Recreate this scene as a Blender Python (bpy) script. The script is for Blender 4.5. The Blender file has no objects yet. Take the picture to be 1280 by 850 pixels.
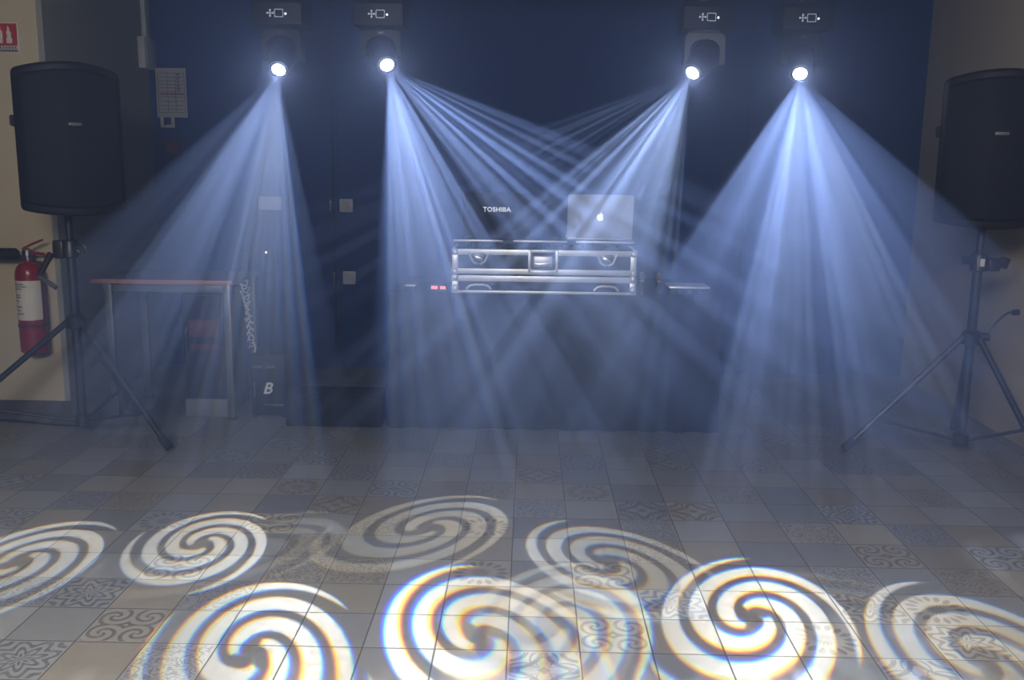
import bpy, bmesh, math, random
from mathutils import Vector, Matrix
random.seed(7)
C = bpy.context.scene.collection
PI = math.pi

# ------------------------------------------------------------------ camera
F, H = 1165.0, 1.3
cam_d = bpy.data.cameras.new('camera')
cam_d.sensor_width = 36.0
cam_d.lens = F / 1280 * 36.0
cam_d.clip_start = 0.02
cam = bpy.data.objects.new('camera', cam_d)
C.objects.link(cam)
ROT = (Matrix.Rotation(math.radians(1.0), 3, 'Z') @ Matrix.Rotation(math.radians(90 - 10.31), 3, 'X')
       @ Matrix.Rotation(math.radians(0.7), 3, 'Z'))
cam.matrix_world = Matrix.Translation((0, 0, H)) @ ROT.to_4x4()
bpy.context.scene.camera = cam
EYE = Vector((0, 0, H))


def ray(px, py):
    return ROT @ Vector(((px - 640) / F, -(py - 425) / F, -1))


def on_floor(px, py, z=0.0):
    d = ray(px, py)
    return EYE + d * ((z - H) / d.z)


def at_y(px, py, y):
    d = ray(px, py)
    return EYE + d * (y / d.y)


def at_x(px, py, x):
    d = ray(px, py)
    return EYE + d * (x / d.x)


# ------------------------------------------------------------------ materials
def mat(name, col, rough=0.5, metal=0.0, spec=0.5, emit=None, estr=0.0, mottle=0.0, mscale=6.0, bump=0.0, bscale=40.0):
    m = bpy.data.materials.new(name)
    m.use_nodes = True
    nt = m.node_tree
    b = nt.nodes['Principled BSDF']
    b.inputs['Base Color'].default_value = (*col, 1)
    b.inputs['Roughness'].default_value = rough
    b.inputs['Metallic'].default_value = metal
    b.inputs['Specular IOR Level'].default_value = spec
    if emit:
        b.inputs['Emission Color'].default_value = (*emit, 1)
        b.inputs['Emission Strength'].default_value = estr
    if mottle or bump:
        tc = nt.nodes.new('ShaderNodeTexCoord')
    if mottle:
        n = nt.nodes.new('ShaderNodeTexNoise')
        n.inputs['Scale'].default_value = mscale
        n.inputs['Detail'].default_value = 6
        nt.links.new(tc.outputs['Object'], n.inputs['Vector'])
        mx = nt.nodes.new('ShaderNodeMix')
        mx.data_type = 'RGBA'
        mx.inputs[6].default_value = (*[c * (1 - mottle) for c in col], 1)
        mx.inputs[7].default_value = (*[min(1, c * (1 + mottle)) for c in col], 1)
        nt.links.new(n.outputs['Fac'], mx.inputs[0])
        nt.links.new(mx.outputs[2], b.inputs['Base Color'])
    if bump:
        n2 = nt.nodes.new('ShaderNodeTexNoise')
        n2.inputs['Scale'].default_value = bscale
        n2.inputs['Detail'].default_value = 4
        nt.links.new(tc.outputs['Object'], n2.inputs['Vector'])
        bp = nt.nodes.new('ShaderNodeBump')
        bp.inputs['Strength'].default_value = bump
        bp.inputs['Distance'].default_value = 0.01
        nt.links.new(n2.outputs['Fac'], bp.inputs['Height'])
        nt.links.new(bp.outputs['Normal'], b.inputs['Normal'])
    return m


def grille_mat():
    m = mat('speaker_grille', (0.014, 0.015, 0.02), 0.7, 0.0, 0.15)
    nt = m.node_tree
    b = nt.nodes['Principled BSDF']
    tc = nt.nodes.new('ShaderNodeTexCoord')
    v = nt.nodes.new('ShaderNodeTexVoronoi')
    v.inputs['Scale'].default_value = 160
    v.inputs['Randomness'].default_value = 0.0
    r = nt.nodes.new('ShaderNodeValToRGB')
    r.color_ramp.elements[0].position = 0.25
    r.color_ramp.elements[0].color = (0.003, 0.003, 0.004, 1)
    r.color_ramp.elements[1].position = 0.4
    r.color_ramp.elements[1].color = (0.010, 0.012, 0.020, 1)
    nt.links.new(tc.outputs['Object'], v.inputs['Vector'])
    nt.links.new(v.outputs['Distance'], r.inputs['Fac'])
    nt.links.new(r.outputs['Color'], b.inputs['Base Color'])
    return m


M = dict(
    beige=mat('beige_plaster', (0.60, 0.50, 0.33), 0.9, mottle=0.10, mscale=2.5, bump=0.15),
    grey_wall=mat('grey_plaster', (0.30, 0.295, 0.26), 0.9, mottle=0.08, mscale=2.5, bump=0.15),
    right_wall=mat('taupe_plaster', (0.62, 0.53, 0.41), 0.9, mottle=0.08, mscale=2.0, bump=0.15),
    navy=mat('navy_panel', (0.018, 0.060, 0.22), 0.75, spec=0.25, mottle=0.12, mscale=3.0),  # blue glow of the haze is put into a stronger navy
    seam=mat('panel_seam', (0.006, 0.010, 0.022), 0.8),
    ceiling=mat('ceiling_paint', (0.25, 0.25, 0.25), 0.9, mottle=0.05),
    skirting=mat('dark_skirting', (0.10, 0.09, 0.075), 0.6, mottle=0.1),
    black=mat('black_plastic', (0.007, 0.008, 0.012), 0.55, spec=0.25),
    head=mat('black_fixture', (0.005, 0.0055, 0.008), 0.5, spec=0.25),
    plinth=mat('pale_grey_plinth', (0.15, 0.155, 0.165), 0.6),
    laminate=mat('grey_laminate_top', (0.09, 0.09, 0.10), 0.6),
    yoke_grey=mat('grey_parts_lit_yoke', (0.10, 0.10, 0.11), 0.5),
    metal_black=mat('black_painted_steel', (0.016, 0.017, 0.021), 0.4, spec=0.5),
    chrome=mat('steel', (0.55, 0.56, 0.58), 0.3, 1.0),
    alu=mat('aluminium', (0.72, 0.74, 0.77), 0.42, 0.55, mottle=0.05, mscale=30),
    silver=mat('silver_lid', (0.62, 0.63, 0.66), 0.45, 0.35),
    pale=mat('pale_print', (0.80, 0.82, 0.85), 0.5),
    white=mat('white_plastic', (0.62, 0.62, 0.60), 0.5, mottle=0.04),
    paper=mat('paper', (0.55, 0.54, 0.52), 0.8, mottle=0.04),
    print_grey=mat('grey_print', (0.16, 0.16, 0.18), 0.8),
    print_red=mat('red_print', (0.30, 0.07, 0.07), 0.8),
    red=mat('extinguisher_red', (0.27, 0.014, 0.024), 0.28, spec=0.6),
    sign_red=mat('sign_red', (0.48, 0.02, 0.025), 0.5),
    sign_white=mat('sign_white', (0.72, 0.66, 0.56), 0.6),
    dull_red=mat('dull_red', (0.10, 0.022, 0.026), 0.6),
    cloth=mat('black_cloth', (0.014, 0.018, 0.030), 0.95, spec=0.1, bump=0.2, bscale=200),
    wood=mat('wood_edge', (0.36, 0.17, 0.11), 0.5, mottle=0.2, mscale=12),
    greymetal=mat('grey_metal_leg', (0.14, 0.145, 0.15), 0.4, 0.5),
    case=mat('case_laminate', (0.022, 0.026, 0.040), 0.55, spec=0.4),
    rubber=mat('rubber', (0.008, 0.008, 0.009), 0.85),
    lens=mat('lit_lens', (1, 1, 1), 0.3, emit=(1.0, 0.98, 0.93), estr=30.0),
    led_white=mat('led_white', (1, 1, 1), 0.4, emit=(0.9, 0.95, 1.0), estr=2.5),
    led_red=mat('led_red', (1, 0.3, 0.3), 0.4, emit=(1.0, 0.25, 0.22), estr=1.2),
    led_point=mat('led_point', (1, 0.6, 0.6), 0.4, emit=(1.0, 0.55, 0.55), estr=4.0),
    screen_mark=mat('lit_screen_mark', (0.6, 0.65, 0.75), 0.4, emit=(0.6, 0.68, 0.85), estr=0.35),
    logo_lit=mat('backlit_logo', (1, 1, 1), 0.4, emit=(0.92, 0.95, 1.0), estr=1.4),
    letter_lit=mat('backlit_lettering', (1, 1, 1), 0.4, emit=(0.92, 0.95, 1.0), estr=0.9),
    grille=grille_mat(),
)


# ------------------------------------------------------------------ mesh helpers
def add_box(bm, c, s, bev=0.0, rot=None, seg=2):
    t = bmesh.new()
    bmesh.ops.create_cube(t, size=1.0)
    bmesh.ops.scale(t, vec=s, verts=t.verts)
    if bev:
        bmesh.ops.bevel(t, geom=list(t.edges), offset=bev, segments=seg, affect='EDGES', profile=0.5)
    if rot is not None:
        bmesh.ops.rotate(t, cent=(0, 0, 0), matrix=rot, verts=t.verts)
    bmesh.ops.translate(t, vec=c, verts=t.verts)
    merge(bm, t)
    return bm


def merge(bm, t):
    me = bpy.data.meshes.new('tmp')
    t.to_mesh(me)
    t.free()
    bm.from_mesh(me)
    bpy.data.meshes.remove(me)


def box(c, s, bev=0.0, rot=None):
    return add_box(bmesh.new(), c, s, bev, rot)


def box2(lo, hi, bev=0.0):
    c = [(a + b) / 2 for a, b in zip(lo, hi)]
    s = [b - a for a, b in zip(lo, hi)]
    return box(c, s, bev)


def add_tube(bm, pts, r, seg=14, caps=True, r2=None):
    pts = [Vector(p) for p in pts]
    n = len(pts)
    rings = []
    ref = None
    for i, p in enumerate(pts):
        t = (pts[min(i + 1, n - 1)] - pts[max(i - 1, 0)]).normalized()
        if ref is None:
            ref = Vector((0, 0, 1)) if abs(t.z) < 0.9 else Vector((1, 0, 0))
        a = t.cross(ref).normalized()
        b = t.cross(a).normalized()
        ref = a.cross(t) if False else ref
        rr = r if r2 is None else r + (r2 - r) * i / max(1, n - 1)
        rings.append([bm.verts.new(p + a * (rr * math.cos(2 * PI * k / seg)) + b * (rr * math.sin(2 * PI * k / seg))) for k in range(seg)])
    for i in range(n - 1):
        for k in range(seg):
            bm.faces.new((rings[i][k], rings[i][(k + 1) % seg], rings[i + 1][(k + 1) % seg], rings[i + 1][k]))
    if caps:
        bm.faces.new(rings[0][::-1])
        bm.faces.new(rings[-1])
    return bm


def tube(pts, r, seg=14, r2=None):
    return add_tube(bmesh.new(), pts, r, seg, True, r2)


def add_lathe(bm, prof, seg=32, mtx=None):
    """prof: (radius, z) list, revolved about Z, then moved by mtx."""
    t = bmesh.new()
    rings = []
    for r, z in prof:
        if r < 1e-6:
            rings.append([t.verts.new((0, 0, z))])
        else:
            rings.append([t.verts.new((r * math.cos(2 * PI * k / seg), r * math.sin(2 * PI * k / seg), z)) for k in range(seg)])
    for A, B in zip(rings, rings[1:]):
        for k in range(seg):
            k2 = (k + 1) % seg
            if len(A) == 1 and len(B) == 1:
                continue
            if len(A) == 1:
                t.faces.new((A[0], B[k2], B[k]))
            elif len(B) == 1:
                t.faces.new((A[k], A[k2], B[0]))
            else:
                t.faces.new((A[k], A[k2], B[k2], B[k]))
    if mtx is not None:
        bmesh.ops.transform(t, matrix=mtx, verts=t.verts)
    bmesh.ops.recalc_face_normals(t, faces=t.faces)
    merge(bm, t)
    return bm


def lathe(prof, seg=32, mtx=None):
    return add_lathe(bmesh.new(), prof, seg, mtx)


def add_prism(bm, poly, z0, z1, bev=0.0, mtx=None):
    t = bmesh.new()
    a = [t.verts.new((x, y, z0)) for x, y in poly]
    b = [t.verts.new((x, y, z1)) for x, y in poly]
    n = len(poly)
    t.faces.new(a[::-1])
    t.faces.new(b)
    for i in range(n):
        t.faces.new((a[i], a[(i + 1) % n], b[(i + 1) % n], b[i]))
    bmesh.ops.recalc_face_normals(t, faces=t.faces)
    if bev:
        rim = [e for e in t.edges if abs(e.verts[0].co.z - e.verts[1].co.z) < 1e-6]
        bmesh.ops.bevel(t, geom=rim, offset=bev, segments=3, affect='EDGES', profile=0.5)
    if mtx is not None:
        bmesh.ops.transform(t, matrix=mtx, verts=t.verts)
    merge(bm, t)
    return bm


def prism(poly, z0, z1, bev=0.0, mtx=None):
    return add_prism(bmesh.new(), poly, z0, z1, bev, mtx)


# XZ drawing plane -> a polygon drawn in (x, z) and given thickness along -Y from y
def plate(poly, y, thick, mtx=None):
    m = Matrix(((1, 0, 0, 0), (0, 0, 1, 0), (0, 1, 0, 0), (0, 0, 0, 1)))
    if mtx is not None:
        m = mtx @ m
    return prism(poly, y - thick, y, 0, m)


def obj(name, bm, m, parent=None, smooth=True, angle=40):
    bmesh.ops.recalc_face_normals(bm, faces=bm.faces)
    me = bpy.data.meshes.new(name)
    bm.to_mesh(me)
    bm.free()
    if smooth:
        for p in me.polygons:
            p.use_smooth = True
        me.set_sharp_from_angle(angle=math.radians(angle))
    me.materials.append(M[m] if isinstance(m, str) else m)
    o = bpy.data.objects.new(name, me)
    C.objects.link(o)
    if parent is not None:
        o.parent = parent
    return o


def tag(o, label, cat, group=None):
    o['label'] = label
    o['category'] = cat
    if group:
        o['group'] = group
    return o


def thing(name, label, cat, loc=(0, 0, 0), rz=0.0, group=None):
    o = bpy.data.objects.new(name, None)
    o.empty_display_size = 0.1
    C.objects.link(o)
    o.location = loc
    o.rotation_euler = (0, 0, rz)
    return tag(o, label, cat, group)


def struct(name, bm, m, smooth=False):
    o = obj(name, bm, m, None, smooth)
    o['kind'] = 'structure'
    return o


def text_bm(s, size, mtx, depth=0.0006, shear=0.0, spacing=1.0):
    cu = bpy.data.curves.new('txt', 'FONT')
    cu.body = s
    cu.size = size
    cu.align_x = 'CENTER'
    cu.align_y = 'CENTER'
    cu.extrude = depth
    cu.shear = shear
    cu.offset = size * 0.018
    cu.space_character = spacing
    cu.resolution_u = 3
    o = bpy.data.objects.new('txt', cu)
    C.objects.link(o)
    dg = bpy.context.evaluated_depsgraph_get()
    me = bpy.data.meshes.new_from_object(o.evaluated_get(dg))
    bm = bmesh.new()
    bm.from_mesh(me)
    bpy.data.objects.remove(o)
    bpy.data.curves.remove(cu)
    bpy.data.meshes.remove(me)
    # text lies in XY; stand it up facing -Y
    bmesh.ops.transform(bm, matrix=mtx @ Matrix.Rotation(PI / 2, 4, 'X'), verts=bm.verts)
    return bm


# ------------------------------------------------------------------ the setting
YB = 6.05            # navy back wall
XL = -2.42           # edge of the beige pier
YP = 4.76            # face of the beige pier
CZ = 2.75            # ceiling
T = 0.2              # tile
TX, TY = -0.22, -0.15


def floor_mat():
    m = bpy.data.materials.new('patchwork_tiles')
    m.use_nodes = True
    nt = m.node_tree
    N, L = nt.nodes, nt.links
    b = N['Principled BSDF']

    def mt(op, a, b_=None, c=None, clamp=False):
        n = N.new('ShaderNodeMath')
        n.operation = op
        n.use_clamp = clamp
        for i, v in enumerate((a, b_, c)):
            if v is None:
                continue
            if isinstance(v, (int, float)):
                n.inputs[i].default_value = v
            else:
                L.new(v, n.inputs[i])
        return n.outputs[0]

    def step(v, e, w):
        n = N.new('ShaderNodeMapRange')
        n.interpolation_type = 'SMOOTHSTEP'
        n.inputs['From Min'].default_value = e - w
        n.inputs['From Max'].default_value = e + w
        L.new(v, n.inputs['Value'])
        return n.outputs[0]

    def mix(f, a, c):
        n = N.new('ShaderNodeMix')
        n.data_type = 'RGBA'
        for sock, v in ((0, f), (6, a), (7, c)):
            if isinstance(v, (int, float)):
                n.inputs[sock].default_value = v
            elif isinstance(v, tuple):
                n.inputs[sock].default_value = (*v, 1)
            else:
                L.new(v, n.inputs[sock])
        return n.outputs[2]

    at = N.new('ShaderNodeAttribute')
    at.attribute_name = 'tile'
    sep = N.new('ShaderNodeSeparateXYZ')
    L.new(at.outputs['Vector'], sep.inputs[0])
    tone, motif, seed = sep.outputs
    uv = N.new('ShaderNodeUVMap')
    uv.uv_map = 'tile_uv'
    su = N.new('ShaderNodeSeparateXYZ')
    L.new(uv.outputs[0], su.inputs[0])
    x, y = su.outputs[0], su.outputs[1]          # -1 .. 1 in each tile
    ax, ay = mt('ABSOLUTE', x), mt('ABSOLUTE', y)
    r = mt('SQRT', mt('ADD', mt('MULTIPLY', x, x), mt('MULTIPLY', y, y)))
    a = mt('ARCTAN2', y, x)
    edge = mt('MAXIMUM', ax, ay)
    tc = N.new('ShaderNodeTexCoord')
    off = N.new('ShaderNodeVectorMath')
    off.operation = 'MULTIPLY_ADD'
    L.new(at.outputs['Vector'], off.inputs[0])
    off.inputs[1].default_value = (3.7, 1.3, 17.0)
    L.new(tc.outputs['Object'], off.inputs[2])

    def noise(scale, detail=4, rough=0.6):
        n = N.new('ShaderNodeTexNoise')
        n.inputs['Scale'].default_value = scale
        n.inputs['Detail'].default_value = detail
        n.inputs['Roughness'].default_value = rough
        L.new(off.outputs[0], n.inputs['Vector'])
        return n.outputs['Fac']

    n1, n2, n3 = noise(9), noise(34, 5), noise(120, 3)
    # ornaments, each drawn as ink (0..1)
    petal = mt('MULTIPLY', mt('COSINE', mt('MULTIPLY', a, 8)), 2.6)
    m1 = step(mt('SINE', mt('ADD', mt('MULTIPLY', r, 17), petal)), 0.1, 0.35)
    star = mt('ADD', mt('MULTIPLY', mt('ABSOLUTE', mt('COSINE', mt('MULTIPLY', a, 2))), 0.55), 0.3)
    ring = mt('ABSOLUTE', mt('SUBTRACT', r, star))
    m2a = mt('SUBTRACT', 1.0, step(mt('ABSOLUTE', mt('SUBTRACT', ring, 0.16)), 0.05, 0.03))
    corner = mt('SQRT', mt('ADD', mt('POWER', mt('SUBTRACT', 1.0, ax), 2), mt('POWER', mt('SUBTRACT', 1.0, ay), 2)))
    m2b = step(mt('SINE', mt('MULTIPLY', corner, 15)), 0.45, 0.25)
    m2 = mt('MAXIMUM', m2a, m2b)
    sx_, sy_ = mt('SUBTRACT', ax, 0.5), mt('SUBTRACT', ay, 0.5)
    rho = mt('SQRT', mt('ADD', mt('MULTIPLY', sx_, sx_), mt('MULTIPLY', sy_, sy_)))
    phi = mt('MULTIPLY', mt('ARCTAN2', sy_, sx_), 2.0)
    m3 = step(mt('SINE', mt('ADD', mt('MULTIPLY', rho, 21), phi)), 0.3, 0.3)
    warp = mt('ADD', mt('MULTIPLY', r, 13), mt('MULTIPLY', n2, 16))
    m4 = step(mt('ABSOLUTE', mt('SINE', mt('ADD', warp, mt('MULTIPLY', mt('SINE', mt('MULTIPLY', a, 4)), 1.5)))), 0.75, 0.15)
    spokes = mt('COSINE', mt('MULTIPLY', a, 16))
    m5 = mt('MULTIPLY', step(mt('ADD', spokes, mt('SINE', mt('MULTIPLY', r, 11))), 0.45, 0.3), step(mt('SUBTRACT', 1.02, r), 0.0, 0.06))

    def sel(k):
        return mt('LESS_THAN', mt('ABSOLUTE', mt('SUBTRACT', motif, k)), 0.4)

    ink = None
    for k, mm in ((1, m1), (2, m2), (3, m3), (4, m4), (5, m5)):
        v = mt('MULTIPLY', mm, sel(k))
        ink = v if ink is None else mt('ADD', ink, v)
    patterned = mt('GREATER_THAN', motif, 0.5)
    wear = step(mt('ADD', n2, mt('MULTIPLY', n3, 0.5)), 0.62, 0.25)
    wear = mt('ADD', mt('MULTIPLY', wear, 0.5), 0.5)
    border = mt('SUBTRACT', 1.0, step(edge, 0.93, 0.02))
    ink = mt('MULTIPLY', mt('MULTIPLY', ink, border), mt('MULTIPLY', wear, 0.60))

    cool = mix(tone, (0.11, 0.113, 0.12), (0.30, 0.303, 0.305))
    warm = mix(tone, (0.14, 0.125, 0.105), (0.305, 0.285, 0.25))
    base = mix(step(seed, 0.62, 0.02), cool, warm)
    dirt = mt('ADD', 0.78, mt('MULTIPLY', mt('ADD', n1, n2), 0.22))
    base2 = N.new('ShaderNodeVectorMath')
    base2.operation = 'SCALE'
    L.new(base, base2.inputs[0])
    L.new(dirt, base2.inputs['Scale'])
    inkc = mix(step(seed, 0.5, 0.05), (0.035, 0.048, 0.085), (0.055, 0.055, 0.055))
    col = mix(ink, base2.outputs[0], inkc)
    grout = step(edge, 0.980, 0.007)
    col = mix(mt('MULTIPLY', grout, 0.68), col, (0.035, 0.033, 0.03))
    L.new(col, b.inputs['Base Color'])
    rg = mt('ADD', 0.34, mt('MULTIPLY', n2, 0.25))
    rg = mt('ADD', rg, mt('MULTIPLY', grout, 0.3))
    L.new(rg, b.inputs['Roughness'])
    b.inputs['Specular IOR Level'].default_value = 0.35
    bp = N.new('ShaderNodeBump')
    bp.inputs['Strength'].default_value = 0.35
    bp.inputs['Distance'].default_value = 0.002
    hgt = mt('SUBTRACT', mt('MULTIPLY', n2, 0.12), grout)
    L.new(hgt, bp.inputs['Height'])
    L.new(bp.outputs['Normal'], b.inputs['Normal'])
    return m


# where the photo shows ornamented tiles: (px, py, motif)
PATTERNED = [
    (39, 605, 2), (93, 568, 4), (314, 589, 1), (361, 609, 5), (421, 592, 3), (81, 627, 4), (143, 625, 4), (8, 645, 3),
    (180, 652, 5), (326, 652, 3), (407, 629, 2), (372, 671, 4), (99, 743, 1), (35, 753, 4), (151, 778, 3), (39, 819, 1),
    (264, 737, 4), (186, 718, 3), (349, 710, 4), (167, 827, 4), (435, 592, 1), (485, 611, 3), (427, 633, 2), (676, 594, 2),
    (740, 615, 5), (613, 613, 4), (672, 636, 4), (808, 636, 2), (458, 664, 4), (602, 652, 5), (447, 714, 4), (598, 716, 5),
    (777, 794, 3), (827, 691, 4), (811, 667, 4), (749, 718, 3), (679, 827, 2), (843, 757, 1), (874, 642, 2), (925, 619, 4),
    (1076, 648, 1), (1006, 667, 4), (1109, 698, 3), (1068, 724, 4), (1169, 675, 4), (1259, 702, 3), (1228, 733, 4),
    (1080, 753, 1), (1212, 800, 1), (1158, 627, 4), (1181, 768, 5), (1146, 830, 2), (1053, 792, 5), (520, 565, 4), (800, 570, 4),
]


def build_floor():
    cells = {}
    for px, py, k in PATTERNED:
        p = on_floor(px, py)
        cells[(math.floor(p.x / T - TX), math.floor(p.y / T - TY))] = k
    bm = bmesh.new()
    uvl = bm.loops.layers.uv.new('tile_uv')
    vals = []
    i0, i1, j0, j1 = -18, 17, -8, 31
    vs = {}
    for i in range(i0, i1 + 1):
        for j in range(j0, j1 + 1):
            vs[i, j] = bm.verts.new(((i + TX) * T, (j + TY) * T, 0))
    rnd = random.Random(11)
    for i in range(i0, i1):
        for j in range(j0, j1):
            f = bm.faces.new((vs[i, j], vs[i + 1, j], vs[i + 1, j + 1], vs[i, j + 1]))
            for lp, q in zip(f.loops, ((-1, -1), (1, -1), (1, 1), (-1, 1))):
                lp[uvl].uv = q
            k = cells.get((i, j), 0)
            if k == 0 and (j * T < 1.9 or j * T > 3.9) and rnd.random() < 0.3:
                k = rnd.choice((1, 2, 3, 4, 4, 5))
            t = 0.35 + 0.5 * rnd.random() if k == 0 else 0.6 + 0.3 * rnd.random()
            vals += [t, float(k), rnd.random()]
    # slab under the tiles
    o = struct('floor', bm, floor_mat())
    at = o.data.attributes.new('tile', 'FLOAT_VECTOR', 'FACE')
    at.data.foreach_set('vector', vals)
    return o


build_floor()
struct('wall_back', box2((XL, YB, 0), (2.60, YB + 0.12, CZ)), 'navy')
# beige pier with its side running back to the navy wall
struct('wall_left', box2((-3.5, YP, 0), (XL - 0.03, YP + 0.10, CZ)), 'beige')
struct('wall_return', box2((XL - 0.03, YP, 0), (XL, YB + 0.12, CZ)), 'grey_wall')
struct('wall_right', prism([(2.395, 3.2), (2.52, 3.2), (2.60, YB + 0.12), (2.457, YB + 0.12), (2.457, YB)], 0, CZ), 'right_wall')
struct('ceiling', box2((-3.5, -1.6, CZ), (2.7, YB + 0.12, CZ + 0.08)), 'ceiling')
struct('baseboard_left', box2((-3.5, YP - 0.012, 0), (XL + 0.0, YP, 0.07), 0.003), 'skirting')
for n, (px) in enumerate((415, 935)):
    x = at_y(px, 150, YB).x
    b = box2((x - 0.006, YB - 0.004, 0), (x + 0.006, YB - 0.0005, CZ))
    add_box(b, (x + 0.03, YB - 0.003, CZ / 2), (0.003, 0.005, CZ))
    struct('trim_%d' % (n + 1), b, 'seam')


# ------------------------------------------------------------------ loudspeakers
def speaker_plan(w, d, back, bulge=0.09, n=22):
    """plan outline: convex front at -Y, tapering to the back"""
    pts = []
    for i in range(n + 1):
        t = -1 + 2 * i / n
        pts.append((t * w / 2, -d / 2 - bulge * (1 - t * t) + bulge))
    r = []
    # round the front corners a little
    pts[0] = (-w / 2 + 0.012, pts[0][1])
    pts[-1] = (w / 2 - 0.012, pts[-1][1])
    pts.append((w / 2, -d / 2 + bulge + 0.02))
    pts.append((w / 2 - 0.004, -d / 2 + 0.16))
    pts.append((back / 2, d / 2 - 0.015))
    pts.append((back / 2 - 0.02, d / 2))
    pts.append((-back / 2 + 0.02, d / 2))
    pts.append((-back / 2, d / 2 - 0.015))
    pts.append((-w / 2 + 0.004, -d / 2 + 0.16))
    pts.append((-w / 2, -d / 2 + bulge + 0.02))
    return pts


def loudspeaker(label, loc, rz):
    t = thing('loudspeaker', label, 'speaker', loc, rz)
    w, d, h = 0.445, 0.37, 0.675
    bm = prism(speaker_plan(w, d, 0.27), 0, h, 0.018)
    def barrel(b):
        # lid and foot of the cabinet are gently arched across the width
        for v in b.verts:
            q = (v.co.x / (w / 2)) ** 2
            v.co.z += (-0.034 * q if v.co.z > h / 2 else 0.026 * q)
    barrel(bm)
    obj('cabinet', bm, 'black', t)
    # grille: shell following the bulged front
    g = bmesh.new()
    n = 20
    gw = w - 0.03
    rows = []
    for z in (0.035, 0.05, h - 0.05, h - 0.035):
        row = []
        for i in range(n + 1):
            s = -1 + 2 * i / n
            xx = s * gw / 2
            tt = xx / (w / 2)
            inset = 0.004 if z in (0.05, h - 0.05) and 0 < i < n else -0.004
            row.append(g.verts.new((xx, -d / 2 - 0.09 * (1 - tt * tt) + 0.09 - inset - 0.0045, z)))
        rows.append(row)
    for A, B in zip(rows, rows[1:]):
        for i in range(n):
            g.faces.new((A[i], A[i + 1], B[i + 1], B[i]))
    barrel(g)
    gr = obj('grille', g, 'grille', t)
    so = gr.modifiers.new('solid', 'SOLIDIFY')
    so.thickness = 0.003
    so.offset = 0
    # badge in the upper third
    bd = box((0, -d / 2 - 0.0125, h * 0.60), (0.055, 0.004, 0.014), 0.0015)
    b = obj('badge', bd, 'yoke_grey', t)
    b['label'] = 'small pale maker badge'
    # carry handle recess plate on each side, pole cup beneath
    for s in (-1, 1):
        hb = box((s * (w / 2 - 0.018), 0.03, h * 0.62), (0.02, 0.14, 0.05), 0.008, Matrix.Rotation(s * 0.36, 3, 'Z'))
        obj('side_handle', hb, 'rubber', t)
    return t


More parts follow.
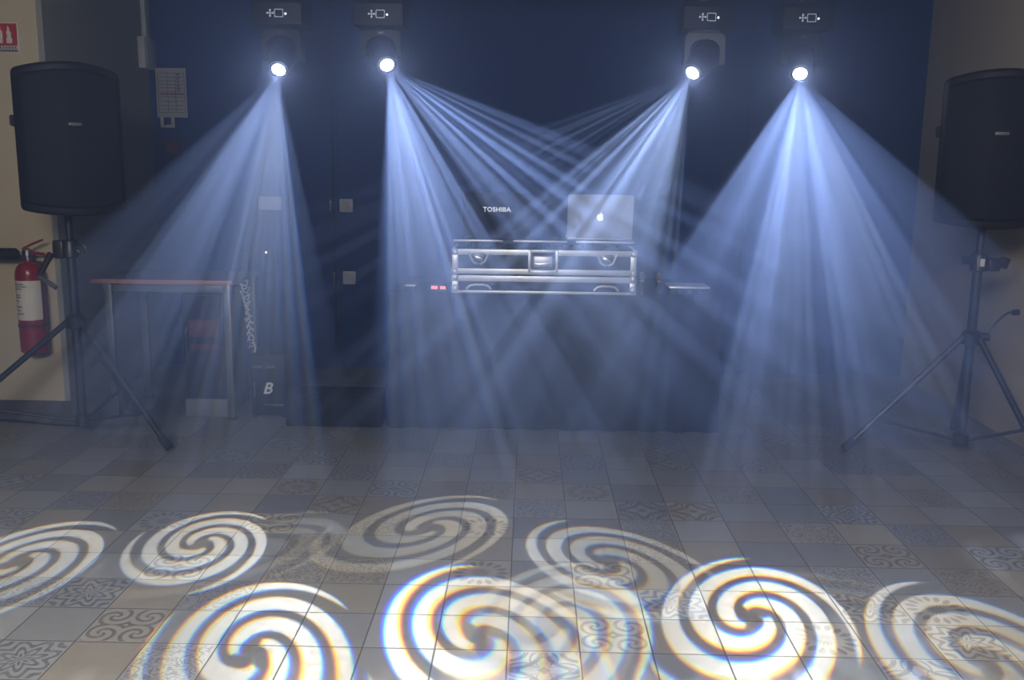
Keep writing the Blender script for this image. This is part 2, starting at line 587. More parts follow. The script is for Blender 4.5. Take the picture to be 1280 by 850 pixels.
# ------------------------------------------------------------------ tripod stands
def tripod(label, hub, top, feet, crank=None, hook=False, lean=(0, 0)):
    """hub: x, y of the pole; top: height where the speaker begins; feet: world x, y of each rubber foot"""
    t = thing('tripod_stand', label, 'stand', (hub[0], hub[1], 0))
    leg_z = 0.565
    obj('outer_tube', tube([(0, 0, 0.05), (0, 0, 0.90)], 0.0215, 20), 'metal_black', t)
    obj('inner_tube', tube([(0, 0, 0.895), (0, 0, top)], 0.0165, 20), 'metal_black', t)
    c = lathe([(0.0222, 0.87), (0.036, 0.875), (0.036, 0.945), (0.030, 0.955), (0.0172, 0.957)], 24)
    obj('top_collar', c, 'metal_black', t)
    c = lathe([(0.0222, leg_z - 0.035), (0.040, leg_z - 0.03), (0.042, leg_z + 0.02), (0.030, leg_z + 0.035), (0.0222, leg_z + 0.037)], 24)
    obj('leg_collar', c, 'metal_black', t)
    c = lathe([(0.0222, 0.105), (0.034, 0.103), (0.036, 0.07), (0.034, 0.052), (0.0, 0.05)], 24)
    obj('lower_collar', c, 'metal_black', t)
    for fx, fy in feet:
        f = Vector((fx - hub[0], fy - hub[1], 0.018))
        u = Vector((f.x, f.y, 0)).normalized()
        p0 = Vector((u.x * 0.036, u.y * 0.036, leg_z))
        d = (f - p0)
        leg = obj('leg', tube([p0, p0 + d * 0.97], 0.0145, 14), 'metal_black', t)
        ft = bmesh.new()
        add_tube(ft, [p0 + d * 0.91, p0 + d * 1.0], 0.0195, 14)
        obj('rubber_foot', ft, 'rubber', leg)
        q = p0 + d * 0.72
        br = obj('brace', tube([(u.x * 0.034, u.y * 0.034, 0.078), (q.x, q.y, q.z - 0.004)], 0.0075, 10), 'metal_black', t)
        obj('brace_bolt', tube([q + Vector((-u.y, u.x, 0)) * 0.02, q - Vector((-u.y, u.x, 0)) * 0.02], 0.008, 10), 'metal_black', br)
    if crank:
        # gear housing with folded crank arm and hand grip
        obj('gear_box', box((-0.035, -0.03, 0.912), (0.05, 0.05, 0.085), 0.008), 'metal_black', t)
        a0 = Vector((-0.062, -0.06, 0.895))
        a1 = Vector((-0.118, -0.075, 0.79))
        cr = obj('crank_arm', tube([a0, a0 + (a1 - a0) * 0.5, a1], 0.016, 12, 0.012), 'metal_black', t)
        add = tube([a1 + Vector((-0.004, 0, 0)), a1 + Vector((0.085, -0.02, -0.052))], 0.011, 12)
        obj('crank_grip', add, 'greymetal', cr)
        k = bmesh.new()
        ring = [Vector((0.062 + 0.02 * math.cos(2 * PI * i / 20), -0.02, 0.915 + 0.02 * math.sin(2 * PI * i / 20))) for i in range(21)]
        add_tube(k, ring, 0.0055, 8)
        add_tube(k, [(0.03, -0.02, 0.915), (0.046, -0.02, 0.915)], 0.008, 10)
        obj('ring_pin', k, 'metal_black', t)
    else:
        obj('knob', tube([(-0.03, -0.01, 0.925), (-0.052, -0.015, 0.925), (-0.053, -0.016, 0.925), (-0.078, -0.02, 0.925)], 0.02, 14), 'metal_black', t)
        lk = obj('clamp_lever', box((0.06, -0.015, 0.905), (0.06, 0.045, 0.06), 0.012), 'metal_black', t)
        obj('lever_tab', box((0.105, -0.02, 0.915), (0.045, 0.016, 0.05), 0.006, Matrix.Rotation(0.35, 3, 'Y')), 'metal_black', lk)
        s = obj('label_plate', box((0.0, -0.0375, 0.915), (0.02, 0.003, 0.035), 0.001), 'white', t)
        s['label'] = 'small white sticker on the collar'
        obj('leg_knob', tube([(0.035, -0.02, leg_z + 0.01), (0.07, -0.03, leg_z + 0.01)], 0.018, 14), 'metal_black', t)
        pts = []
        for i in range(12):
            s_ = i / 11
            pts.append(Vector((0.06 + 0.11 * s_, -0.03, leg_z + 0.02 + 0.105 * math.sin(s_ * PI * 0.55))))
        hk = obj('cable_hook', tube(pts, 0.006, 8), 'metal_black', t)
        obj('hook_tip', tube([pts[-1] + Vector((-0.006, 0, 0)), pts[-1] + Vector((0.02, 0, 0.002))], 0.014, 12), 'metal_black', hk)
    return t


hl = on_floor(104, 532, 0.05)
hr = on_floor(1200, 556, 0.05)
fl_r = on_floor(212, 565)
tripod('black crank-up tripod stand near the fire extinguisher', (hl.x, hl.y), 1.072, [(fl_r.x, fl_r.y), (hl.x - 0.66, hl.y - 0.16), (hl.x + 0.10, hl.y + 0.36)], crank=True)
fr_l = on_floor(1054, 566)
tripod('black tripod stand with a small curved cable hook beside the plain bare wall', (hr.x, hr.y), 1.072, [(fr_l.x, fr_l.y), (2.345, 4.10), (hr.x + 0.16, hr.y + 0.42)])
loudspeaker('black loudspeaker on the crank-up stand near the fire extinguisher', (hl.x + 0.035, hl.y - 0.02, 1.073), math.radians(36))
loudspeaker('black loudspeaker on the tripod stand beside the plain bare wall', (hr.x - 0.01, hr.y - 0.03, 1.073), math.radians(-15))

# power cable along the floor to the stand
pts = []
for i in range(22):
    s = i / 21
    pts.append(Vector((-3.0 + s * 0.80, 4.535 + 0.05 * math.sin(s * 5) + 0.02 * s, 0.006)))
tag(obj('power_cable', tube(pts, 0.0055, 8), 'rubber'), 'thin black cable lying on the floor along the beige wall', 'cable')


# ------------------------------------------------------------------ fire extinguisher and sign
def extinguisher():
    b = at_y(42, 440, 4.66)
    top = at_y(36, 345, 4.66)
    x0 = b.x
    t = thing('fire_extinguisher', 'red fire extinguisher with black horn hanging on the beige wall', 'fire extinguisher', (x0 + 0.012, 4.655, b.z))
    R = 0.066
    prof = [(0.0, 0.006), (R - 0.012, 0.0), (R, 0.010), (R, 0.40)]
    for i in range(1, 9):
        a = i / 8 * PI / 2
        prof.append((0.022 + (R - 0.022) * math.cos(a), 0.40 + 0.062 * math.sin(a)))
    prof += [(0.022, 0.475), (0.0, 0.475)]
    obj('cylinder', lathe(prof, 40), 'red', t)
    # paper label wrapped over the front of the cylinder
    lb = bmesh.new()
    n = 18
    va, vb = [], []
    for i in range(n + 1):
        a = math.radians(180 + 15 + 150 * i / n)
        va.append(lb.verts.new(((R + 0.0008) * math.cos(a), (R + 0.0008) * math.sin(a), 0.175)))
        vb.append(lb.verts.new(((R + 0.0008) * math.cos(a), (R + 0.0008) * math.sin(a), 0.375)))
    for i in range(n):
        lb.faces.new((va[i], va[i + 1], vb[i + 1], vb[i]))
    lab = obj('paper_label', lb, 'sign_white', t)
    lab['label'] = 'cream instruction label'
    for z, wd in ((0.355, 50), (0.343, 62), (0.331, 40), (0.30, 30), (0.288, 34), (0.27, 26), (0.24, 38), (0.222, 30), (0.205, 44)):
        a0 = 222
        ring0, ring1 = [], []
        tx = bmesh.new()
        for i in range(7):
            a = math.radians(a0 + wd * i / 6)
            ring0.append(tx.verts.new(((R + 0.0016) * math.cos(a), (R + 0.0016) * math.sin(a), z)))
            ring1.append(tx.verts.new(((R + 0.0016) * math.cos(a), (R + 0.0016) * math.sin(a), z + 0.006)))
        for i in range(6):
            tx.faces.new((ring0[i], ring0[i + 1], ring1[i + 1], ring1[i]))
        obj('text_line', tx, 'print_grey', lab)
    obj('band', lathe([(R + 0.0005, 0.135), (R + 0.003, 0.137), (R + 0.003, 0.150), (R + 0.0005, 0.152)], 40), 'dull_red', t)
    # valve, carry handle and squeeze lever
    v = lathe([(0.0, 0.472), (0.019, 0.474), (0.019, 0.49), (0.024, 0.494), (0.024, 0.525), (0.012, 0.535), (0.0, 0.535)], 20)
    obj('valve', v, 'chrome', t)
    obj('carry_handle', tube([(0.0, -0.005, 0.510), (0.05, -0.005, 0.512), (0.085, -0.005, 0.506), (0.10, -0.005, 0.496)], 0.0075, 10), 'red', t)
    obj('squeeze_lever', tube([(-0.02, -0.005, 0.53), (0.03, -0.005, 0.556), (0.085, -0.005, 0.578)], 0.006, 10), 'red', t)
    hp = Vector((-0.03, -0.01, 0.505))
    mtx = Matrix.Translation(hp) @ Matrix.Rotation(-PI / 2, 4, 'Y')
    obj('horn', lathe([(0.010, 0.0), (0.018, 0.012), (0.027, 0.02), (0.030, 0.03), (0.030, 0.20), (0.034, 0.28), (0.028, 0.28), (0.0, 0.12)], 24, mtx), 'black', t)
    obj('hose_elbow', tube([(0.0, -0.004, 0.508), (-0.034, -0.01, 0.505)], 0.0095, 12), 'chrome', t)
    # wall hook strap
    obj('wall_bracket', box2((-0.018, 0.062, 0.30), (0.018, 0.104, 0.46), 0.003), 'metal_black', t)


extinguisher()


def sign():
    a, c = at_y(22, 28, YP), at_y(22, 66, YP)
    h = a.z - c.z
    w = 0.155
    x1 = a.x
    t = thing('extinguisher_sign', 'red and white fire extinguisher sign on the beige wall above the loudspeaker', 'sign', (x1 - w / 2, YP, c.z))
    obj('sign_panel', box2((-w / 2, -0.004, 0), (w / 2, -0.0003, h), 0.0008), 'sign_white', t)
    m = 0.006
    obj('red_field', box2((-w / 2 + m, -0.0056, h * 0.23), (w / 2 - m, -0.0042, h - m)), 'sign_red', t)
    # pictogram: white extinguisher with hose, and white flame
    p = bmesh.new()
    body = [(-0.011, 0.0), (0.015, 0.0), (0.015, 0.055), (0.010, 0.064), (-0.006, 0.064), (-0.011, 0.055)]
    m4 = Matrix(((1, 0, 0, -0.015), (0, 0, 1, 0), (0, 1, 0, h * 0.30), (0, 0, 0, 1)))
    add_prism(p, body, -0.0072, -0.0058, 0, m4)
    add_prism(p, [(-0.004, 0.066), (0.006, 0.066), (0.006, 0.078), (-0.004, 0.078)], -0.0072, -0.0058, 0, m4)
    add_prism(p, [(-0.016, 0.076), (0.008, 0.076), (0.008, 0.081), (-0.016, 0.081)], -0.0072, -0.0058, 0, m4)
    obj('pictogram', p, 'sign_white', t)
    q = bmesh.new()
    flame = [(0.034, 0.0), (0.060, 0.0), (0.064, 0.02), (0.056, 0.032), (0.060, 0.05), (0.050, 0.062), (0.052, 0.075), (0.040, 0.085),
             (0.042, 0.065), (0.034, 0.05), (0.040, 0.034), (0.032, 0.02)]
    add_prism(q, flame, -0.0072, -0.0058, 0, m4)
    obj('flame_mark', q, 'sign_white', t)
    s = obj('caption_strip', box2((-w / 2 + m, -0.0056, 0.004), (w / 2 - m, -0.0042, h * 0.10)), 'print_grey', t)
    cap = bmesh.new()
    for i in range(9):                       # caption too small to read
        add_box(cap, (-w / 2 + 0.018 + i * (w - 0.036) / 8, -0.0048, h * 0.165), (0.009, 0.0012, 0.013))
    obj('caption_lettering', cap, 'print_grey', t)


sign()


# ------------------------------------------------------------------ things on the walls
def on_back(px, py):
    p = at_y(px, py, YB)
    return p.x, p.z


# cable trunking on the side wall
p0, p1 = at_x(173, 85, XL), at_x(190, 85, XL)
t = thing('cable_trunking', 'pale plastic cable trunking with junction box high on the grey wall', 'trunking', (XL, (p0.y + p1.y) / 2, p0.z))
dy = YB - 0.012 - p0.y
obj('channel', box2((0.0005, -0.03, 0.19), (0.028, 0.05, CZ - p0.z - 0.002), 0.003), 'white', t)
obj('junction_box', box2((0.0005, -0.105, 0.0), (0.045, 0.10, 0.19), 0.006), 'white', t)
obj('box_cover', box2((0.0455, -0.085, 0.02), (0.049, 0.08, 0.17), 0.0015), 'white', t)

# printed sheets
x0, z1 = on_back(194, 85)
x1, z0 = on_back(235, 147)
t = thing('notice_sheet', 'printed paper sheet with tables pinned to the navy wall', 'notice', ((x0 + x1) / 2, YB, z0))
W, Hh = x1 - x0, z1 - z0
obj('sheet', box2((-W / 2, -0.005, 0), (W / 2, -0.0006, Hh), 0.0008), 'paper', t)
pr = bmesh.new()
for fz in (0.10, 0.17, 0.24, 0.33, 0.42, 0.52, 0.60, 0.67, 0.74, 0.82, 0.90):
    add_box(pr, (0, -0.0056, Hh * fz), (W * 0.88, 0.001, 0.004))
for fx in (-0.44, -0.12, 0.14, 0.44):
    add_box(pr, (W * fx, -0.0056, Hh * 0.5), (0.004, 0.001, Hh * 0.82))
for k in range(5):
    add_box(pr, (W * 0.24, -0.0056, Hh * (0.57 + 0.075 * k)), (0.018, 0.001, 0.016))
obj('table_print', pr, 'print_grey', t)
obj('red_rule', box((W * 0.02, -0.0060, Hh * 0.475), (W * 0.8, 0.001, 0.010)), 'print_red', t)
# little empty frame under it
fx0, fz1 = on_back(201, 146)
fx1, fz0 = on_back(219, 160)
fr = bmesh.new()
for (a, b) in (((fx0, fz0), (fx0 + 0.02, fz1)), ((fx1 - 0.02, fz0), (fx1, fz1)), ((fx0 + 0.0205, fz0), (fx1 - 0.0205, fz0 + 0.02))):
    add_box(fr, ((a[0] + b[0]) / 2, YB - 0.005, (a[1] + b[1]) / 2), (b[0] - a[0], 0.012, b[1] - a[1] - 0.002), 0.001)
tag(obj('sheet_holder', fr, 'white'), 'small white open-topped bracket under the printed sheet', 'bracket')
# red call point
cx, cz = on_back(217, 184)
t = thing('alarm_call_point', 'small dull red box on the navy wall below the printed sheet', 'alarm', (cx, YB, cz))
obj('housing', box((0, -0.017, 0), (0.10, 0.036, 0.10), 0.006), 'dull_red', t)
obj('face_plate', box((0, -0.0365, 0), (0.055, 0.002, 0.055), 0.0008), 'print_red', t)


def wall_plate(px, py, w, h, label, inner=True, group=None):
    x, z = on_back(px, py)
    t = thing('wall_plate', label, 'wall plate', (x, YB, z), 0, group)
    obj('plate', box((0, -0.0055, 0), (w, 0.010, h), 0.003), 'white', t)
    if inner:
        obj('switch', box((0.004, -0.0125, 0), (w * 0.55, 0.004, h * 0.55), 0.0015), 'paper', t)
    return t


wall_plate(338, 254, 0.15, 0.085, 'wide pale wall plate seen through the beam above the wooden table end', False)
wall_plate(433, 257, 0.085, 0.085, 'upper of two square pale wall plates on the navy wall')
wall_plate(437, 347, 0.085, 0.085, 'lower of two square pale wall plates on the navy wall')
for (px, py, lb) in ((413, 257, 'thin pale latch strip beside the upper square wall plate'), (418, 347, 'thin pale latch strip beside the lower square wall plate')):
    x, z = on_back(px, py)
    t = thing('latch_strip', lb, 'latch', (x, YB, z))
    obj('strip', box((0, -0.0045, 0), (0.012, 0.011, 0.075), 0.002), 'greymetal', t)
    for s in (-1, 1):
        obj('screw_head', lathe([(0.004, 0), (0.004, 0.002), (0, 0.003)], 10, Matrix.Translation((0, -0.0102, s * 0.028)) @ Matrix.Rotation(PI / 2, 4, 'X')), 'white', t)
x, z = on_back(334, 315)
t = thing('indicator_light', 'tiny pinkish standby light on the navy wall', 'indicator light', (x, YB, z))
obj('casing', box((0, -0.011, 0), (0.05, 0.024, 0.07), 0.004), 'black', t)
obj('led', lathe([(0.007, 0), (0.006, 0.004), (0, 0.006)], 14, Matrix.Translation((0, -0.0235, 0)) @ Matrix.Rotation(PI / 2, 4, 'X')), 'led_point', t)


# ------------------------------------------------------------------ side table and what stands under it
def side_table():
    x0, x1, y0, y1, zt = -2.235, -1.505, 4.68, 5.16, 0.730
    t = thing('side_table', 'long narrow table with reddish wooden top edge behind the crank-up stand', 'table', ((x0 + x1) / 2, (y0 + y1) / 2, 0))
    cx, cy = (x0 + x1) / 2, (y0 + y1) / 2
    hw, hd = (x1 - x0) / 2, (y1 - y0) / 2
    obj('table_top', box2((-hw, -hd + 0.0125, zt - 0.022), (hw, hd, zt), 0.003), 'laminate', t)
    fe = obj('front_edge', box2((-hw, -hd, zt - 0.022), (hw, -hd + 0.012, zt + 0.001), 0.003), 'wood', t)
    fe['label'] = 'reddish wooden front edge'
    obj('apron', box2((-hw + 0.05, -hd + 0.03, zt - 0.065), (hw - 0.04, -hd + 0.045, zt - 0.0225), 0.002), 'greymetal', t)
    for xx in (-hw + 0.085, hw - 0.035):
        for yy in (-hd + 0.022, hd - 0.03):
            obj('leg', box2((xx - 0.0175, yy - 0.0175, 0.012), (xx + 0.0175, yy + 0.0175, zt - 0.0225), 0.002), 'greymetal', t)
            obj('foot_cap', box2((xx - 0.02, yy - 0.02, 0.0), (xx + 0.02, yy + 0.02, 0.014), 0.003), 'rubber', t)


side_table()
t = thing('narrow_cabinet', 'narrow black cabinet with dull red bands standing under the wooden table', 'cabinet', (-1.690, 4.93, 0))
obj('body', box2((-0.108, -0.18, 0.095), (0.108, 0.18, 0.66), 0.006), 'black', t)
pl = obj('plinth', box2((-0.112, -0.185, 0.0), (0.112, 0.18, 0.094), 0.004), 'plinth', t)
pl['label'] = 'pale grey plinth of the black cabinet'
obj('door', box2((-0.098, -0.194, 0.11), (0.098, -0.1805, 0.645), 0.004), 'black', t)
b = box2((-0.07, -0.1985, 0.43), (0.085, -0.195, 0.52), 0.001)
add_box(b, (0.01, -0.1968, 0.375), (0.14, 0.0035, 0.03))
rb = obj('red_band', b, 'dull_red', t)
rb['label'] = 'dull red bands on the door'
hnd = obj('handle', tube([(-0.082, -0.195, 0.30), (-0.082, -0.21, 0.32), (-0.082, -0.21, 0.46), (-0.082, -0.195, 0.48)], 0.006, 10), 'greymetal', t)
# crumpled pale cord hanging off the table end
pts = []
rr = random.Random(3)
for i in range(60):
    s = i / 59
    pts.append(Vector((-1.497 + 0.014 + 0.024 * math.sin(i * 1.1) * (0.4 + 0.6 * rr.random()) + 0.03 * s, 4.80 + 0.014 * math.cos(i * 0.9), 0.715 - 0.36 * s + 0.015 * math.sin(i * 2.1))))
tag(obj('hanging_cord', tube(pts, 0.0045, 6), 'white'), 'pale crumpled cord hanging down beside the table leg', 'cord')

# black case with a stylised letter
t = thing('subwoofer_box', 'small black box with slanted letter emblem on the floor between tables', 'speaker box', (-1.362, 4.90, 0))
obj('body', box2((-0.092, -0.15, 0.008), (0.092, 0.15, 0.335), 0.008), 'black', t)
for s in (-1, 1):
    for u in (-1, 1):
        obj('foot', lathe([(0, 0), (0.013, 0), (0.012, 0.009), (0, 0.009)], 14, Matrix.Translation((s * 0.075, u * 0.13, 0))), 'rubber', t)
lg = text_bm('B', 0.085, Matrix.Translation((-0.005, -0.1515, 0.155)), 0.0008, shear=0.3)
e = obj('emblem', lg, 'pale', t)
e['label'] = 'pale slanted letter B emblem'
for xx in (-0.055, 0.015):
    obj('handle_tab', box((xx, -0.152, 0.272), (0.05, 0.004, 0.014), 0.0015), 'greymetal', t)
obj('bottom_strip', box((0.03, -0.152, 0.068), (0.10, 0.004, 0.010), 0.0015), 'greymetal', t)
obj('side_strip', box((-0.072, -0.152, 0.15), (0.006, 0.004, 0.08), 0.001), 'greymetal', t)

# low black plinth
t = thing('stage_block', 'low black block on the floor butting against the draped table', 'block', (-0.99, 4.67, 0))
obj('body', box2((-0.240, -0.085, 0.0), (0.250, 0.085, 0.16), 0.006), 'cloth', t)
obj('top_lip', box2((-0.244, -0.089, 0.1605), (0.254, 0.089, 0.172), 0.003), 'cloth', t)


# ------------------------------------------------------------------ DJ table with cloth
TZ = 0.69
tx0, tx1, ty0, ty1 = -0.70, 0.955, 4.60, 5.40
t = thing('dj_table', 'table draped to the floor in black cloth under the flight case', 'table', ((tx0 + tx1) / 2, (ty0 + ty1) / 2, 0))
cx, cy = (tx0 + tx1) / 2, (ty0 + ty1) / 2
hw, hd = (tx1 - tx0) / 2, (ty1 - ty0) / 2
obj('table_top', box2((-hw + 0.02, -hd + 0.02, TZ - 0.035), (hw - 0.02, hd - 0.02, TZ - 0.006), 0.004), 'wood', t)
for sx in (-1, 1):
    for sy in (-1, 1):
        obj('leg', tube([(sx * (hw - 0.09), sy * (hd - 0.08), 0.0), (sx * (hw - 0.09), sy * (hd - 0.08), TZ - 0.036)], 0.016, 12), 'greymetal', t)
# cloth: top sheet and hanging skirt with soft folds
cb = bmesh.new()
per = []
n = 70
for i in range(n):
    per.append((-hw + 2 * hw * i / n, -hd, 0, -1))
for i in range(34):
    per.append((hw, -hd + 2 * hd * i / 34, 1, 0))
for i in range(n):
    per.append((hw - 2 * hw * i / n, hd, 0, 1))
for i in range(34):
    per.append((-hw, hd - 2 * hd * i / 34, -1, 0))
rows = []
for k, z in enumerate((TZ, TZ - 0.012, 0.5, 0.3, 0.12, 0.003)):
    row = []
    for i, (x, y, nx, ny) in enumerate(per):
        s = max(0, (TZ - 0.012 - z)) / TZ
        o = 0.006 if k else -0.004
        o += 0.014 * s * math.sin(i * 0.83 + 0.7 * math.sin(i * 0.21)) * (1 if k > 1 else 0)
        if z < 0.01:
            o += 0.004
        row.append(cb.verts.new((x + nx * o, y + ny * o, z)))
    rows.append(row)
m_ = len(per)
for A, B in zip(rows, rows[1:]):
    for i in range(m_):
        cb.faces.new((A[i], A[(i + 1) % m_], B[(i + 1) % m_], B[i]))
cb.faces.new(rows[0])
obj('cloth', cb, 'cloth', t, angle=80)


# ------------------------------------------------------------------ flight case
def flight_case():
    x0, x1, y0, y1, z0 = -0.384, 0.532, 4.635, 5.28, TZ + 0.001
    w, d = x1 - x0, y1 - y0
    t = thing('flight_case', 'black flight case with aluminium edges and recessed latch on the draped table', 'flight case', ((x0 + x1) / 2, (y0 + y1) / 2, z0))
    hw, hd = w / 2, d / 2
    # lower tray
    lz = 0.092
    obj('lower_tray', box2((-hw + 0.004, -hd + 0.004, 0.004), (hw - 0.004, hd - 0.004, lz - 0.002), 0.002), 'case', t)
    uz = 0.222
    obj('upper_section', box2((-hw + 0.004, -hd + 0.004, lz + 0.006), (hw - 0.004, hd - 0.004, uz - 0.004), 0.002), 'case', t)

    def rail(z0_, z1_, name='edge_rail'):
        b = bmesh.new()
        e = 0.0035
        add_box(b, (0, -hd, (z0_ + z1_) / 2), (w, 0.007, z1_ - z0_), 0.0015)
        add_box(b, (0, hd, (z0_ + z1_) / 2), (w, 0.007, z1_ - z0_), 0.0015)
        add_box(b, (-hw, 0, (z0_ + z1_) / 2), (0.007, d, z1_ - z0_), 0.0015)
        add_box(b, (hw, 0, (z0_ + z1_) / 2), (0.007, d, z1_ - z0_), 0.0015)
        obj(name, b, 'alu', t)
    rail(0.002, 0.016)
    rail(0.062, 0.091)
    rail(0.099, 0.126)
    rail(uz - 0.028, uz)
    for sx in (-1, 1):
        obj('corner_angle', box((sx * (hw - 0.014), -hd - 0.001, 0.160), (0.030, 0.007, 0.068), 0.0015), 'alu', t)
        obj('corner_angle', box((sx * (hw - 0.014), -hd - 0.001, 0.039), (0.030, 0.007, 0.044), 0.0015), 'alu', t)
        for z in (0.027, 0.082, 0.11, uz - 0.014):
            b = bmesh.new()
            add_lathe(b, [(0.0, 0.011), (0.010, 0.009), (0.017, 0.003), (0.019, -0.004), (0.019, -0.01)], 18,
                      Matrix.Translation((sx * (hw - 0.014), -hd - 0.004, z)) @ Matrix.Rotation(PI / 2, 4, 'X'))
            obj('ball_corner', b, 'alu', t)
    # recessed latch in the middle
    xc = 0.005 - 0.01
    b = bmesh.new()
    for sx in (-1, 1):
        add_box(b, (xc + sx * 0.068, -hd - 0.0045, 0.165), (0.014, 0.008, 0.112), 0.002)
    for z in (0.112, 0.217):
        add_box(b, (xc, -hd - 0.0045, z), (0.123, 0.008, 0.012), 0.002)
    lf = obj('latch_frame', b, 'alu', t)
    obj('latch_dish', box((xc, -hd - 0.002, 0.165), (0.118, 0.003, 0.09), 0.001), 'yoke_grey', lf)
    b = box((xc, -hd - 0.0075, 0.165), (0.092, 0.010, 0.052), 0.003)
    obj('latch_flap', b, 'alu', lf)
    obj('latch_bar', box((xc, -hd - 0.0135, 0.151), (0.080, 0.006, 0.014), 0.002), 'chrome', lf)
    # butterfly latches, outlined dishes
    for sx in (-0.325, 0.312):
        b = bmesh.new()
        pts = [(-0.050, 0.205), (-0.030, 0.160), (-0.012, 0.150), (0.012, 0.150), (0.030, 0.160), (0.050, 0.205)]
        add_tube(b, [(sx + px_, -hd - 0.006, z_) for px_, z_ in pts], 0.006, 8)
        bl = obj('butterfly_latch', b, 'alu', t)
        obj('latch_plate', box((sx, -hd - 0.0035, 0.180), (0.062, 0.005, 0.046), 0.002), 'greymetal', bl)
        obj('twist_key', box((sx, -hd - 0.009, 0.178), (0.040, 0.006, 0.014), 0.002, Matrix.Rotation(0.3, 3, 'Y')), 'chrome', bl)
        b = bmesh.new()
        pts = [(-0.062, 0.022), (-0.044, 0.040), (-0.02, 0.045), (0.02, 0.045), (0.044, 0.040), (0.062, 0.022)]
        add_tube(b, [(sx + px_, -hd - 0.005, z_) for px_, z_ in pts], 0.006, 8)
        obj('carry_handle', b, 'alu', t)
    # raised laptop shelf at the back, its front edge in three aluminium lengths
    obj('laptop_shelf', box2((-hw - 0.03, hd - 0.32, uz + 0.001), (hw + 0.03, hd, uz + 0.0215), 0.003), 'case', t)
    y = hd - 0.3235
    for a, c in ((-hw - 0.02, -0.215), (-0.160, 0.125), (0.172, hw + 0.022)):
        obj('shelf_edge', box2((a, y - 0.004, uz + 0.012), (c, y + 0.002, uz + 0.0235), 0.0015), 'alu', t)
    # deck in front of the shelf: dark mixer surface with small knobs
    obj('deck_plate', box2((-hw + 0.02, -hd + 0.02, uz - 0.0035), (hw - 0.02, hd - 0.33, uz + 0.003), 0.002), 'black', t)
    for i in range(14):
        x = -hw + 0.08 + i * (w - 0.16) / 13
        obj('knob', lathe([(0.011, 0), (0.010, 0.012), (0, 0.013)], 12, Matrix.Translation((x, -hd + 0.14 + 0.05 * (i % 2), uz + 0.003))), 'black', t)
    return z0 + uz + 0.0215


shelf_z = flight_case()


# ------------------------------------------------------------------ laptops
def laptop(label, xc, w, h, lidmat, basemat, mark):
    """lid turned to the camera, keyboard towards the DJ"""
    y = 5.03
    t = thing('laptop', label, 'laptop', (xc, y, shelf_z + 0.001))
    b = box2((-w / 2, 0.0, 0.002), (w / 2, 0.235, 0.017), 0.004)
    obj('keyboard_base', b, basemat, t)
    f = bmesh.new()
    for sx in (-1, 1):
        for yy in (0.02, 0.215):
            add_box(f, (sx * (w / 2 - 0.03), yy, 0.001), (0.03, 0.012, 0.002))
    obj('rubber_feet', f, 'rubber', t)
    kb = bmesh.new()
    for r_ in range(5):
        for c_ in range(13):
            add_box(kb, (-w / 2 + 0.035 + c_ * (w - 0.07) / 12, 0.03 + r_ * 0.02, 0.018), (0.019, 0.016, 0.002))
    obj('keys', kb, 'rubber', t)
    tilt = Matrix.Rotation(math.radians(14), 4, 'X')
    lidm = Matrix.Translation((0, 0.004, 0.019)) @ tilt
    # rounded rectangle lid
    poly = []
    rad = 0.012
    for (qx, qz, a0) in ((w / 2 - rad, h - rad, 0), (-w / 2 + rad, h - rad, 90), (-w / 2 + 0.004, 0.004, 180), (w / 2 - 0.004, 0.004, 270)):
        rr_ = rad if qz > 0.01 else 0.004
        for k in range(6):
            a = math.radians(a0 + 90 * k / 5)
            poly.append((qx + rr_ * math.cos(a), qz + rr_ * math.sin(a)))
    lid = obj('lid', plate(poly, 0.0, 0.008, lidm), lidmat, t)
    obj('screen', plate([(-w / 2 + 0.012, 0.015), (w / 2 - 0.012, 0.015), (w / 2 - 0.012, h - 0.012), (-w / 2 + 0.012, h - 0.012)], 0.0012, 0.001, lidm), 'black', lid)
    obj('hinge', tube([(-w * 0.36, 0.004, 0.017), (w * 0.36, 0.004, 0.017)], 0.005, 10), 'black', t)
    mark(lid, lidm, w, h)
    return t


def fruit_mark(lid, lidm, w, h):
    # body outline of the fruit, bitten on the right, with a leaf
    s = 0.034
    out = []
    raw = [(0.0, 0.80), (0.10, 0.84), (0.24, 0.90), (0.42, 0.87), (0.56, 0.78), (0.63, 0.68),
           (0.53, 0.60), (0.46, 0.48), (0.45, 0.34), (0.50, 0.20), (0.60, 0.10), (0.68, 0.05),
           (0.62, -0.12), (0.52, -0.32), (0.38, -0.50), (0.25, -0.57), (0.12, -0.55), (0.0, -0.51),
           (-0.12, -0.55), (-0.25, -0.57), (-0.40, -0.46), (-0.54, -0.26), (-0.64, 0.0), (-0.68, 0.26), (-0.64, 0.52),
           (-0.54, 0.72), (-0.40, 0.84), (-0.24, 0.88), (-0.10, 0.84)]
    cz = h * 0.475
    k = s * 0.72
    body = [(x * k, cz + (z - 0.15) * k) for x, z in raw]
    bm = plate(body, -0.0083, 0.0008, lidm)
    leaf = [(0.0, 0.93), (0.02, 1.08), (0.11, 1.20), (0.26, 1.28), (0.27, 1.14), (0.19, 1.01), (0.09, 0.95)]
    merge(bm, plate([(x * k, cz + (z - 0.15) * k) for x, z in leaf], -0.0083, 0.0008, lidm))
    o = obj('lid_logo', bm, 'logo_lit', lid, smooth=False)
    o['label'] = 'glowing white bitten fruit emblem'


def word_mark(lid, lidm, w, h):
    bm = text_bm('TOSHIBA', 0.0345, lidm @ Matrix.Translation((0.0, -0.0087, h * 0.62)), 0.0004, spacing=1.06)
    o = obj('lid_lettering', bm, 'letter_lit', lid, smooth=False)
    o['label'] = 'white capital lettering on the dark lid'


